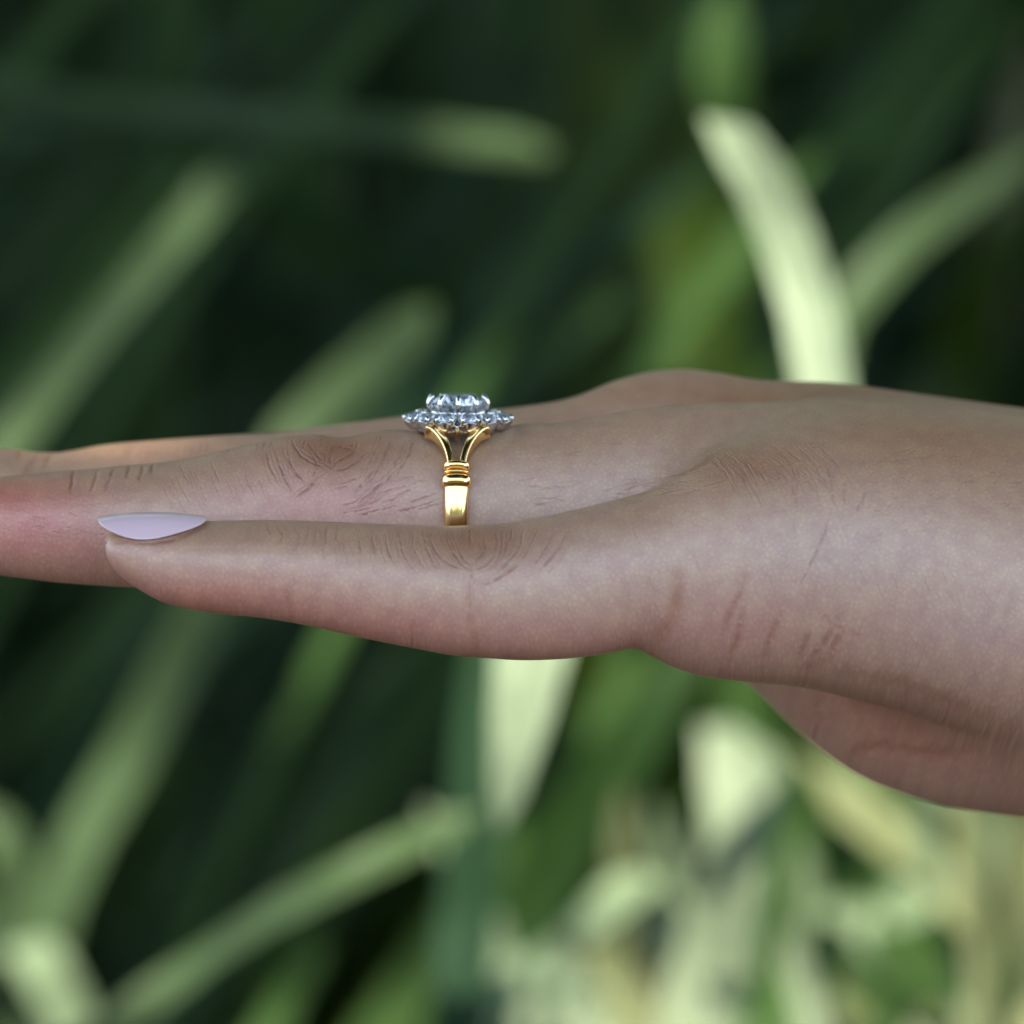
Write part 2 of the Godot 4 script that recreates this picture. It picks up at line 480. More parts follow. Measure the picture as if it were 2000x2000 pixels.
# A round bar along a smooth path.
func tube(pts: PackedVector3Array, radius: Callable, round_: int, each: int, ref := Vector3.ZERO) -> ArrayMesh:
	var st := SurfaceTool.new()
	st.begin(Mesh.PRIMITIVE_TRIANGLES)
	var line := PackedVector3Array()
	var n := pts.size()
	for i in n - 1:
		for k in each:
			line.append(catmull(pts[maxi(i - 1, 0)], pts[i], pts[i + 1], pts[mini(i + 2, n - 1)], k / float(each)))
	line.append(pts[n - 1])
	var m := line.size()
	var side := Vector3.ZERO
	for i in m:
		var tan := (line[mini(i + 1, m - 1)] - line[maxi(i - 1, 0)]).normalized()
		if side == Vector3.ZERO:
			side = tan.cross(Vector3.RIGHT if absf(tan.x) < 0.8 else Vector3.UP).normalized()
		side = (side - tan * side.dot(tan)).normalized()
		var up := tan.cross(side)
		var r: float = radius.call(i / float(m - 1))
		for j in round_:
			var a := TAU * j / round_
			st.add_vertex(line[i] + (side * cos(a) + up * sin(a)) * r)
	for end in 2:
		st.add_vertex(line[0] if end == 0 else line[m - 1])
	for i in m - 1:
		for j in round_:
			var a := i * round_ + j
			var b := i * round_ + (j + 1) % round_
			for k: int in [a, b, a + round_, b, b + round_, a + round_]:
				st.add_index(k)
	for j in round_:
		var j2 := (j + 1) % round_
		for k: int in [m * round_, j2, j, m * round_ + 1, (m - 1) * round_ + j, (m - 1) * round_ + j2]:
			st.add_index(k)
	st.generate_normals()
	return st.commit()

# ------------------------------------------------------------------ the hand

const H := 0.55
const BLOCK := 6
const X0 := -78.0
const Y0 := -38.0
const Z0 := -78.0
const NX := 288
const NY := 108
const NZ := 174
const SWEEPS := 7
var par := PackedFloat32Array()     # per sweep and slice: y, z, half height, half depth
var reach := PackedFloat32Array()   # per sweep: first and last x
var blend := PackedFloat32Array()   # per slice: how softly fingers join each other, the side of the hand, the thumb's ball
var field := PackedFloat32Array()

# [px, top, bottom (photo px), depth of the middle, half depth (mm)]
func hand_rows() -> Array:
	return [
		# little finger, running on into the edge of the hand
		[[205.5, 1058, 1068, 0.6, 1.4], [207, 1052, 1077, 0.6, 2.3], [210, 1046, 1087, 0.6, 3.2], [217, 1039, 1102, 0.6, 4.0], [236, 1030, 1125, 0.5, 4.8], [268, 1019, 1149, 0.4, 5.0], [331, 1015, 1181, 0.2, 5.6], [414, 1017, 1197, 0, 5.9], [518, 1015, 1208, 0, 5.9], [600, 1017, 1222, 0, 6.0], [725, 1022, 1250, 0, 6.4], [828, 1026, 1270, 0, 6.9], [890, 1027, 1281, 0, 7.1], [983, 1022, 1288, 0, 7.1], [1087, 1003, 1288, -0.3, 7.3], [1170, 984, 1279, -0.8, 7.6], [1252, 962, 1262, -1.5, 8.0], [1340, 935, 1250, -2.5, 8.2], [1450, 905, 1240, -4, 8.5], [1580, 885, 1220, -6, 9], [1750, 890, 1200, -8, 9], [1950, 910, 1180, -10, 8]],
		# ring finger
		[[-232, 1015, 1030, -15, 0.7], [-226, 990, 1052, -15, 2.4], [-210, 970, 1072, -15, 4.0], [-170, 952, 1093, -15, 5.4], [-90, 937, 1112, -15, 6.2], [0, 931, 1124, -15, 6.5], [104, 921, 1137, -15, 6.6], [165, 917, 1142, -15, 6.7], [230, 910, 1146, -15, 6.8], [342, 900, 1150, -15.2, 7.0], [414, 884, 1154, -15.3, 7.2], [497, 866, 1158, -15.5, 7.4], [560, 853, 1160, -15.5, 7.6], [620, 848, 1160, -15.5, 7.8], [660, 855, 1158, -15.5, 7.9], [704, 848, 1156, -15.5, 7.9], [766, 839, 1152, -15.5, 7.8], [820, 843, 1146, -15.5, 7.75], [856, 849, 1142, -15.5, 7.95], [893, 852, 1139, -15.5, 7.6], [928, 845, 1141, -15.6, 7.95], [950, 840, 1142, -15.7, 7.9], [1010, 829, 1150, -16, 8.1], [1100, 824, 1165, -16.5, 8.4], [1220, 803, 1180, -17, 8.6], [1325, 790, 1180, -18, 8.8], [1430, 792, 1170, -19, 9], [1560, 808, 1160, -20, 9], [1750, 840, 1150, -22, 9], [1950, 870, 1150, -23, 8]],
		# middle finger
		[[-352, 985, 1000, -33, 0.7], [-346, 955, 1020, -33, 2.4], [-325, 930, 1050, -33, 4.4], [-280, 905, 1078, -33, 5.8], [-160, 888, 1100, -33, 6.8], [-60, 880, 1112, -33, 7.0], [20, 876, 1120, -33, 7.1], [70, 883, 1124, -33, 7.1], [104, 884, 1126, -33, 7.2], [207, 868, 1130, -33, 7.4], [310, 859, 1134, -33, 7.6], [455, 849, 1136, -33.2, 7.8], [538, 844, 1136, -33.4, 8], [621, 834, 1136, -33.5, 8.2], [704, 823, 1132, -33.6, 8.2], [787, 813, 1126, -33.8, 8.2], [900, 805, 1120, -34, 8.2], [994, 797, 1120, -34.2, 8.4], [1118, 776, 1130, -35, 8.8], [1200, 744, 1140, -35.5, 9], [1263, 727, 1140, -36, 9.4], [1325, 721, 1140, -36.5, 9.6], [1398, 727, 1130, -37, 9.6], [1470, 742, 1130, -37, 9.6], [1560, 757, 1120, -37, 9.8], [1660, 772, 1120, -37, 10], [1760, 790, 1120, -37, 10], [1863, 807, 1120, -37, 10], [2000, 826, 1120, -37, 10], [2300, 850, 1130, -36, 10]],
		# index finger
		[[-202, 1000, 1012, -50, 0.7], [-196, 975, 1035, -50, 2.4], [-178, 950, 1060, -50, 4.2], [-130, 925, 1090, -50, 5.8], [0, 905, 1115, -50, 6.8], [150, 890, 1125, -50, 7.2], [400, 872, 1135, -51, 7.6], [600, 860, 1135, -52, 8], [800, 845, 1125, -53, 8], [1000, 822, 1125, -54, 8.2], [1180, 775, 1130, -55, 9], [1300, 752, 1130, -55.5, 9.4], [1420, 765, 1130, -55, 9.4], [1700, 810, 1120, -52, 9], [2000, 850, 1120, -50, 9]],
		# edge of the hand below the little finger (its fleshy side)
		[[1205, 1120, 1180, -6, 1.5], [1222, 1060, 1225, -5.5, 5.0], [1250, 1010, 1258, -5, 7.6], [1290, 980, 1288, -5, 9.4], [1340, 950, 1306, -5.5, 10.6], [1400, 925, 1318, -6, 11.6], [1470, 905, 1327, -7, 12.6], [1560, 890, 1336, -8, 13.8], [1680, 880, 1358, -9.5, 15.4], [1800, 875, 1385, -11, 17], [1900, 880, 1415, -12.5, 18.5], [2000, 885, 1448, -14, 20], [2150, 890, 1480, -16, 22], [2350, 895, 1470, -20, 24]],
		# palm
		[[1190, 1000, 1120, -32, 12], [1230, 930, 1180, -31, 22], [1300, 868, 1215, -31, 27], [1400, 830, 1240, -31, 29], [1520, 815, 1270, -31, 30], [1680, 815, 1320, -30.5, 30.5], [1850, 828, 1400, -30, 30], [2000, 845, 1460, -29.5, 29], [2150, 860, 1490, -29, 28], [2350, 868, 1480, -28, 27]],
		# ball of the thumb
		[[1390, 1180, 1240, -42, 3], [1405, 1140, 1275, -42, 7], [1439, 1110, 1318, -41, 11], [1490, 1080, 1362, -40, 14.5], [1542, 1060, 1414, -39, 16.5], [1615, 1040, 1474, -38, 18], [1687, 1020, 1520, -37.5, 19], [1760, 1010, 1549, -37, 19.5], [1863, 1000, 1577, -36, 20], [2000, 990, 1595, -35, 20], [2150, 980, 1600, -34, 20], [2350, 970, 1570, -32, 20]],
	]

func hermite(xs: PackedFloat32Array, ys: PackedFloat32Array, x: float) -> float:
	var n := xs.size()
	if x <= xs[0]:
		return ys[0]
	if x >= xs[n - 1]:
		return ys[n - 1]
	var i := 0
	while xs[i + 1] < x:
		i += 1
	var w := xs[i + 1] - xs[i]
	var t := (x - xs[i]) / w
	var slope := (ys[i + 1] - ys[i]) / w
	var s0 := slope
	var s1 := slope
	if i > 0:
		var before := (ys[i] - ys[i - 1]) / (xs[i] - xs[i - 1])
		s0 = 0.0 if before * slope <= 0.0 else 2.0 * before * slope / (before + slope) if absf(before) > 3.0 * absf(slope) or absf(slope) > 3.0 * absf(before) else (before + slope) * 0.5
	if i < n - 2:
		var after := (ys[i + 2] - ys[i + 1]) / (xs[i + 2] - xs[i + 1])
		s1 = 0.0 if after * slope <= 0.0 else 2.0 * after * slope / (after + slope) if absf(after) > 3.0 * absf(slope) or absf(slope) > 3.0 * absf(after) else (after + slope) * 0.5
	var t2 := t * t
	var t3 := t2 * t
	return (2.0 * t3 - 3.0 * t2 + 1.0) * ys[i] + (t3 - 2.0 * t2 + t) * w * s0 + (-2.0 * t3 + 3.0 * t2) * ys[i + 1] + (t3 - t2) * w * s1

func ramp(x: float, pairs: Array) -> float:
	for i in pairs.size() - 1:
		if x <= pairs[i + 1][0]:
			var t := clampf((x - float(pairs[i][0])) / (float(pairs[i + 1][0]) - float(pairs[i][0])), 0.0, 1.0)
			return lerpf(pairs[i][1], pairs[i + 1][1], t * t * (3.0 - 2.0 * t))
	return pairs[pairs.size() - 1][1]

func prepare_hand() -> void:
	var rows := hand_rows()
	par.resize(SWEEPS * NX * 4)
	reach.resize(SWEEPS * 2)
	blend.resize(NX * 5)
	for s in SWEEPS:
		var xs := PackedFloat32Array()
		var ys: Array[PackedFloat32Array] = [PackedFloat32Array(), PackedFloat32Array(), PackedFloat32Array(), PackedFloat32Array()]
		for r: Array in rows[s]:
			var top := unproj(r[0], r[1], r[3])
			var low := unproj(r[0], r[2], r[3])
			xs.append(top.x)
			ys[0].append((top.y + low.y) * 0.5)
			ys[1].append(r[3])
			ys[2].append((top.y - low.y) * 0.5)
			ys[3].append(r[4])
		reach[s * 2] = xs[0]
		reach[s * 2 + 1] = xs[xs.size() - 1]
		for i in NX:
			for c in 4:
				par[(s * NX + i) * 4 + c] = hermite(xs, ys[c], X0 + i * H)
	for i in NX:
		var px := (X0 + i * H) / S + 1000.0
		blend[i * 5] = ramp(px, [[1050, 0.35], [1250, 1.0], [1400, 4.0], [1600, 9.0]])        # little and ring finger
		blend[i * 5 + 1] = ramp(px, [[1050, 0.35], [1300, 0.8], [1480, 3.0], [1650, 9.0]])    # ring and middle finger
		blend[i * 5 + 2] = ramp(px, [[1200, 2.0], [1260, 3.2], [1400, 8.0], [1600, 10.0]])    # the edge of the hand
		blend[i * 5 + 3] = ramp(px, [[1200, 3.0], [1450, 6.0], [1700, 10.0]])                 # the palm
		blend[i * 5 + 4] = ramp(px, [[1450, 0.7], [1600, 1.2], [1800, 5.0], [2000, 10.0]])    # the thumb's ball

var thumb := [[Vector3(38, -8, -50), 12.0], [Vector3(18, -2, -62), 10.0], [Vector3(-2, 1, -68), 9.0], [Vector3(-16, 2, -70), 7.5]]

func sweep(s: int, i: int, y: float, z: float) -> float:
	var x := X0 + i * H
	var o := (s * NX + i) * 4
	var dy := y - par[o]
	var dz := z - par[o + 1]
	if x < reach[s * 2] or x > reach[s * 2 + 1]:
		var dx := reach[s * 2] - x if x < reach[s * 2] else x - reach[s * 2 + 1]
		var rr := maxf(0.0, sqrt(dy * dy + dz * dz) - minf(par[o + 2], par[o + 3]))
		return sqrt(dx * dx + rr * rr) + 0.05
	var a := par[o + 2]
	var b := par[o + 3]
	var ya := dy / a
	var zb := dz / b
	var q2 := ya * ya + zb * zb
	if q2 < 0.01:
		return -0.9 * minf(a, b)
	var q := sqrt(q2)
	ya /= a
	zb /= b
	return (q - 1.0) * q / sqrt(ya * ya + zb * zb)

func smin(a: float, b: float, k: float) -> float:
	var h := k - absf(a - b)
	if h <= 0.0:
		return minf(a, b)
	return minf(a, b) - h * h * 0.25 / k

func thumb_at(x: float, y: float, z: float) -> float:
	var p := Vector3(x, y, z)
	var best := 1000.0
	for i in thumb.size() - 1:
		var a: Vector3 = thumb[i][0]
		var b: Vector3 = thumb[i + 1][0]
		var t := clampf((p - a).dot(b - a) / (b - a).length_squared(), 0.0, 1.0)
		best = smin(best, p.distance_to(a.lerp(b, t)) - lerpf(thumb[i][1], thumb[i + 1][1], t), 2.0)
	return best

func skin(i: int, y: float, z: float, mask: int) -> float:
	var d := 1000.0
	if mask & 1:
		d = sweep(0, i, y, z)
	if mask & 2:
		d = smin(d, sweep(1, i, y, z), blend[i * 5])
	if mask & 4:
		d = smin(d, sweep(2, i, y, z), blend[i * 5 + 1])
	if mask & 8:
		d = smin(d, sweep(3, i, y, z), blend[i * 5 + 1])
	if mask & 16:
		d = smin(d, sweep(4, i, y, z), blend[i * 5 + 2])
	if mask & 32:
		d = smin(d, sweep(5, i, y, z), blend[i * 5 + 3])
	if mask & 64:
		d = smin(d, sweep(6, i, y, z), blend[i * 5 + 4])
	if mask & 128:
		d = smin(d, thumb_at(X0 + i * H, y, z), 5.0)
	return d

# The point of the skin that shows at a photo pixel, and INF where none does.
func touch(px: float, py: float) -> Vector3:
	var z := 16.0
	for step in 60:
		var p := unproj(px, py, z)
		var i := clampi(int(round((p.x - X0) / H)), 0, NX - 1)
		var d := skin(i, p.y, p.z, 127)
		if d < 0.04:
			return p
		z -= maxf(d * 0.9, 0.03)
		if z < -70.0:
			break
	return Vector3(INF, INF, INF)

const TEX := Vector2i(2048, 970)
const TEX_MM := 0.0605
func skin_uv(p: Vector3) -> Vector2:
	return Vector2((p.x + 62.0) / TEX_MM, (p.y - 0.35 * p.z + 28.0) / TEX_MM)

var groove := PackedFloat32Array()
var wander := FastNoiseLite.new()

# A crease: a line of px points, its half width in mm and its depth from 0 to 1 (fading at both ends).
func crease(points: Array, half: float, deep: float, fade := true) -> void:
	var uv: Array[Vector2] = []
	var n := points.size()
	for i in n - 1:
		var a := Vector2(points[maxi(i - 1, 0)][0], points[maxi(i - 1, 0)][1])
		var b := Vector2(points[i][0], points[i][1])
		var c := Vector2(points[i + 1][0], points[i + 1][1])
		var d := Vector2(points[mini(i + 2, n - 1)][0], points[mini(i + 2, n - 1)][1])
		var parts := clampi(int(b.distance_to(c) / 7.0), 1, 12)
		for k in parts + (1 if i == n - 2 else 0):
			var q := b.cubic_interpolate(c, a, d, k / float(parts))
			var t := touch(q.x, q.y)
			if t.x != INF:
				uv.append(skin_uv(t))
	if uv.size() < 2:
		return
	var r := half * 0.74 / TEX_MM
	var R := int(ceil(r * 2.2))
	for i in uv.size() - 1:
		var len := uv[i].distance_to(uv[i + 1])
		if len > 60.0:
			continue
		var steps := maxi(1, int(len / 1.0))
		for k in steps:
			var t := (i + k / float(steps)) / (uv.size() - 1)
			var amount := deep * (sqrt(maxf(0.0, sin(PI * clampf(t, 0.02, 0.98)))) if fade else 1.0)
			var c := uv[i].lerp(uv[i + 1], k / float(steps)) + Vector2(wander.get_noise_2d(uv[0].x + t * 55.0, uv[0].y), wander.get_noise_2d(uv[0].y, uv[0].x + t * 55.0)) * 2.6
			amount *= clampf(0.8 + 1.3 * wander.get_noise_2d(uv[0].x * 3.0 + t * 90.0, uv[0].y * 3.0), 0.15, 1.0)
			var cx := int(c.x)
			var cy := int(c.y)
			for y in range(maxi(0, cy - R), mini(TEX.y, cy + R + 1)):
				for x in range(maxi(0, cx - R), mini(TEX.x, cx + R + 1)):
					var q := ((x - c.x) * (x - c.x) + (y - c.y) * (y - c.y)) / (r * r)
					if q < 4.8:
						var g := amount * exp(-q)
						var o := y * TEX.x + x
						if g > groove[o]:
							groove[o] = g

# Finer lines that run along with a crease.
func beside(a: Array, count: int) -> void:
	for k in count:
		var off := Vector2(rng.randf_range(-14, 14), rng.randf_range(-7, 7))
		var line: Array = []
		for q: Array in a:
			line.append([float(q[0]) + off.x + rng.randf_range(-3, 3), float(q[1]) + off.y + rng.randf_range(-3, 3)])
		crease(line, 0.14, rng.randf_range(0.15, 0.42))

func wrinkles() -> void:
	# little finger's middle knuckle: nested arcs
	var arcs := [
		[[873, 1030], [876, 1060], [898, 1098], [925, 1118]], [[840, 1032], [846, 1065], [870, 1098], [903, 1110]], [[918, 1034], [919, 1068]], [[945, 1048], [948, 1070], [932, 1092], [925, 1108]],
		[[967, 1036], [972, 1058], [965, 1085], [945, 1104], [925, 1112]], [[983, 1036], [980, 1066], [972, 1090], [955, 1110]], [[1000, 1034], [993, 1062], [975, 1092]], [[1022, 1034], [1015, 1066], [992, 1098], [970, 1118]],
		[[1050, 1036], [1032, 1072], [1005, 1108], [965, 1134], [940, 1142]], [[1085, 1036], [1062, 1078], [1040, 1104]], [[804, 1036], [812, 1080], [830, 1112]], [[826, 1034], [832, 1066], [852, 1112]], [[778, 1040], [790, 1085], [806, 1110]],
		[[895, 1070], [905, 1092], [920, 1102]], [[922, 1100], [920, 1125], [917, 1150], [916, 1200]], [[752, 1042], [760, 1080], [772, 1100]], [[726, 1046], [732, 1084]], [[700, 1044], [706, 1086]], [[1110, 1040], [1080, 1085], [1050, 1118]]]
	wander.seed = 9
	wander.frequency = 0.06
	for a: Array in arcs:
		crease(a, 0.20, 0.75)
		crease(a, 0.75, 0.16)
		beside(a, 3)
	crease([[917, 1140], [914, 1190], [922, 1235], [934, 1280]], 0.55, 0.55)
	crease([[560, 1150], [563, 1180], [575, 1212]], 0.5, 0.35)
	crease([[805, 1215], [806, 1262]], 0.25, 0.3)
	# little finger's end joint
	for a: Array in [[[575, 1030], [585, 1050], [573, 1078]], [[540, 1026], [552, 1046], [545, 1062]], [[604, 1026], [598, 1056], [590, 1070]], [[620, 1028], [612, 1064]], [[640, 1028], [632, 1070]], [[660, 1030], [655, 1064]], [[522, 1024], [528, 1044]]]:
		crease(a, 0.22, 0.5)
	# ring finger's middle knuckle: creases that run together
	var fan := [
		[[645, 915], [646, 890], [652, 873]], [[643, 914], [625, 895], [610, 880], [604, 866]], [[640, 918], [612, 905], [588, 890], [574, 870], [570, 856]], [[646, 918], [660, 900], [684, 888], [698, 872], [700, 860]],
		[[650, 920], [680, 912], [705, 895], [720, 880]], [[712, 940], [722, 905], [736, 880], [746, 850]], [[736, 922], [752, 890], [766, 862]], [[716, 948], [740, 915], [758, 888]], [[630, 925], [600, 955], [575, 975]], [[562, 872], [568, 905], [590, 935], [606, 950]],
		[[540, 890], [552, 925], [570, 960]], [[755, 930], [780, 890], [790, 866]], [[775, 925], [800, 885], [806, 862]], [[690, 965], [720, 930], [742, 905]], [[700, 985], [740, 950], [780, 915]], [[664, 872], [680, 876], [694, 866]], [[610, 930], [618, 912], [612, 890]], [[520, 882], [530, 915], [545, 945]]]
	for a: Array in fan:
		crease(a, 0.22, 0.85)
		crease(a, 0.7, 0.2)
		beside(a, 4)
	for i in 26:   # fine slanting lines beside the ring
		var x := rng.randf_range(650, 830)
		var y := rng.randf_range(940, 1015)
		var l := rng.randf_range(25, 60)
		crease([[x, y], [x + l * 0.5, y - l * 0.16], [x + l, y - l * rng.randf_range(0.22, 0.42)]], 0.13, rng.randf_range(0.25, 0.5))
	# ring finger's end joint
	for a: Array in [[[143, 918], [140, 940], [139, 962]], [[190, 920], [184, 942], [176, 962]], [[222, 914], [212, 940], [206, 960]], [[255, 908], [246, 934]], [[280, 905], [272, 940]], [[300, 902], [295, 925]]]:
		crease(a, 0.3, 0.8)
	# middle finger's end joint and knuckle folds
	for a: Array in [[[74, 884], [62, 905], [48, 925]], [[40, 880], [34, 900]], [[100, 884], [92, 900], [86, 918]]]:
		crease(a, 0.35, 0.7)
	for i in 30:
		var x := rng.randf_range(130, 640)
		var y := 874.0 - (x - 130.0) * 0.06
		crease([[x + 4, y - 6], [x, y + 12], [x - 5, y + 30]], 0.16, rng.randf_range(0.2, 0.5))
	# across the backs of the fingers
	for i in 46:
		var x := rng.randf_range(320, 560)
		var y := 905.0 - (x - 340.0) * 0.22 + rng.randf_range(0, 70)
		crease([[x, y], [x + 7, y + 18], [x + 18, y + 42]], 0.12, rng.randf_range(0.12, 0.4))
	for i in 40:
		var x := rng.randf_range(620, 820)
		var y := rng.randf_range(1030, 1060)
		crease([[x, y], [x + 5, y + 20], [x + 12, y + rng.randf_range(35, 70)]], 0.13, rng.randf_range(0.12, 0.35))
	# between the knuckles of ring and little finger
	for i in 64:
		var x := rng.randf_range(1375, 1600)
		var y := 878.0 + rng.randf_range(-14, 30)
		var l := rng.randf_range(45, 110)
		crease([[x, y], [x + l * 0.45, y + l * 0.38], [x + l * 0.68, y + l * 0.85]], 0.11, rng.randf_range(0.12, 0.5))
	for i in 40:
		var x := rng.randf_range(1330, 1600)
		var y := rng.randf_range(872, 950)
		var l := rng.randf_range(15, 40)
		crease([[x, y], [x + l, y - l * 0.35]], 0.12, rng.randf_range(0.15, 0.4))
	for a: Array in [[[1612, 900], [1624, 940], [1625, 985]], [[1580, 890], [1552, 930], [1553, 985]], [[1545, 900], [1555, 945], [1555, 990]], [[1624, 985], [1610, 1040], [1590, 1090], [1560, 1150]], [[1650, 940], [1648, 980]], [[1690, 960], [1672, 1000]]]:
		crease(a, 0.2, 0.5)
	for i in 34:
		var x := rng.randf_range(1180, 1400)
		var y := 985.0 - (x - 1180.0) * 0.2 + rng.randf_range(-30, 12)
		var l := rng.randf_range(30, 80)
		crease([[x, y], [x + l * 0.5, y - l * 0.13], [x + l, y - l * 0.26]], 0.13, rng.randf_range(0.15, 0.4))
	# fleshy edge of the hand
	for a: Array in [[[1322, 1140], [1316, 1185], [1308, 1220], [1290, 1245]], [[1458, 1125], [1440, 1170], [1424, 1205], [1412, 1240]], [[1452, 1190], [1438, 1250], [1424, 1290]], [[1528, 1195], [1514, 1225], [1500, 1260], [1492, 1285]], [[1640, 1205], [1615, 1250], [1590, 1285], [1575, 1320]], [[1650, 1230], [1628, 1265], [1620, 1300]], [[1580, 1240], [1560, 1290]]]:
		crease(a, 0.5, 0.65)
	crease([[1326, 1120], [1320, 1180], [1308, 1220], [1282, 1254]], 1.1, 0.8)
	for i in 60:
		var x := rng.randf_range(1330, 1990)
		var y := rng.randf_range(1130, 1420)
		var l := rng.randf_range(40, 110)
		crease([[x, y], [x - l * 0.3, y + l * 0.6], [x - l * 0.5, y + l]], 0.3, rng.randf_range(0.03, 0.12))
	for i in 90:
		var x := rng.randf_range(1100, 1900)
		var y := rng.randf_range(1000, 1200)
		var l := rng.randf_range(14, 40)
		crease([[x, y], [x + l * 0.4, y + l]], 0.12, rng.randf_range(0.08, 0.25))
	# fine lines and pores over the back of the hand
	for i in 260:
		var x := rng.randf_range(1000, 1990)
		var y := rng.randf_range(730, 1000)
		var l := rng.randf_range(12, 45)
		var s := rng.randf_range(-0.45, 0.15)
		crease([[x, y], [x + l, y + l * s]], 0.11, rng.randf_range(0.1, 0.32))
	for i in 130:
		var x := rng.randf_range(1640, 1995)
		var y := rng.randf_range(880, 1060)
		crease([[x, y], [x + 4, y - 3], [x + 8, y - 5]], 0.14, rng.randf_range(0.1, 0.3))
	crease([[238, 1056], [270, 1061], [310, 1060], [352, 1050], [396, 1028]], 0.4, 0.8)
	crease([[1545, 1338], [1700, 1372], [1850, 1416], [1990, 1470]], 0.5, 0.45)
	crease([[1500, 1392], [1560, 1402], [1640, 1396]], 0.4, 0.35)
	crease([[1290, 935], [1330, 925], [1370, 905], [1410, 880]], 0.6, 0.7)
	# pads of the fingertips
	for i in 70:
		var x := rng.randf_range(0, 190)
		var y := rng.randf_range(955, 1050)
		crease([[x, y], [x + 12, y + 2], [x + 22, y + 6]], 0.1, rng.randf_range(0.1, 0.3))

func skin_material() -> StandardMaterial3D:
	var t0 := Time.get_ticks_msec()
	groove.resize(TEX.x * TEX.y)
	wrinkles()
	print("creases ", Time.get_ticks_msec() - t0)
	var cells := FastNoiseLite.new()
	cells.seed = 21
	cells.noise_type = FastNoiseLite.TYPE_CELLULAR
	cells.cellular_return_type = FastNoiseLite.RETURN_DISTANCE2_SUB
	cells.cellular_distance_function = FastNoiseLite.DISTANCE_EUCLIDEAN
	cells.frequency = 0.11
	cells.domain_warp_enabled = true
	cells.domain_warp_amplitude = 6.0
	cells.domain_warp_frequency = 0.03
	var fine := cells.get_image(TEX.x, TEX.y, false, false, true).get_data()
	var soft := FastNoiseLite.new()
	soft.seed = 22
	soft.frequency = 0.02
	soft.fractal_octaves = 5
	var blotch := soft.get_image(TEX.x, TEX.y, false, false, true).get_data()
	var n := TEX.x * TEX.y
	var high := PackedFloat32Array()
	high.resize(n)
	var tint := PackedByteArray()
	tint.resize(n * 3)
	for i in n:
		var g := groove[i]
		var f := fine[i] / 255.0
		var b := blotch[i] / 255.0
		high[i] = 0.7 + 0.13 * minf(f, 0.6) + 0.08 * b - 0.62 * g
		var v := 1.0 + 0.07 * (b - 0.5) - 0.085 * (1.0 - minf(f * 1.8, 1.0))
		tint[i * 3] = int(clampf(228.0 * v * (1.0 - 0.13 * g), 0, 255))
		tint[i * 3 + 1] = int(clampf(228.0 * v * (1.0 - 0.22 * g) * (1.0 + 0.05 * (b - 0.5)), 0, 255))
		tint[i * 3 + 2] = int(clampf(228.0 * v * (1.0 - 0.25 * g), 0, 255))
	var m := StandardMaterial3D.new()
	m.resource_name = "skin"
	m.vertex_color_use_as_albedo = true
	m.albedo_texture = ImageTexture.create_from_image(Image.create_from_data(TEX.x, TEX.y, false, Image.FORMAT_RGB8, tint))
	m.heightmap_enabled = true
	m.heightmap_texture = ImageTexture.create_from_image(Image.create_from_data(TEX.x, TEX.y, false, Image.FORMAT_RF, high.to_byte_array()))
	m.heightmap_scale = 0.044
	m.roughness = 0.40
	m.metallic_specular = 0.45
	m.subsurf_scatter_enabled = true
	m.subsurf_scatter_strength = 0.12
	print("skin textures ", Time.get_ticks_msec() - t0)
	return m

# Where the skin is pinker, browner or paler; shade on the thumb's ball and sun on the middle finger painted in: [px, py, radius across, radius up, depth of the spot (mm), change of colour]
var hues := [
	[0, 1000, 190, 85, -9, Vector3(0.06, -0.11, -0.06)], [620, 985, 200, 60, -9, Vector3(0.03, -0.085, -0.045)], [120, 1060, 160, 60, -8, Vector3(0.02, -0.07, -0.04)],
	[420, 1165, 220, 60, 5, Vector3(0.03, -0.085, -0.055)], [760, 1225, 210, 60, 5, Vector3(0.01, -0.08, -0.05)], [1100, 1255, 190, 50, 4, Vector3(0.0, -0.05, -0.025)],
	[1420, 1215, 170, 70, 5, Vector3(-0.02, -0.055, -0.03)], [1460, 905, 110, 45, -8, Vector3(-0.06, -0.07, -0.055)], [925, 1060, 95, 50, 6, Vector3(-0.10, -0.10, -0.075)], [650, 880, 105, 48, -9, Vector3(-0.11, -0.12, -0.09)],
	[1500, 780, 360, 60, -30, Vector3(-0.09, -0.09, -0.08)], [1850, 850, 250, 80, -20, Vector3(-0.06, -0.06, -0.055)], [1750, 1420, 320, 150, -20, Vector3(-0.08, -0.11, -0.09)], [250, 870, 330, 30, -28, Vector3(0.12, 0.05, 0.02)], [1640, 1090, 190, 70, 5, Vector3(-0.03, 0.0, 0.03)], [1160, 1090, 130, 60, 5, Vector3(-0.01, 0.0, 0.02)], [1900, 1230, 150, 70, 5, Vector3(-0.03, 0.0, 0.03)], [300, 1060, 90, 40, 5, Vector3(0.04, 0.0, 0.0)]]

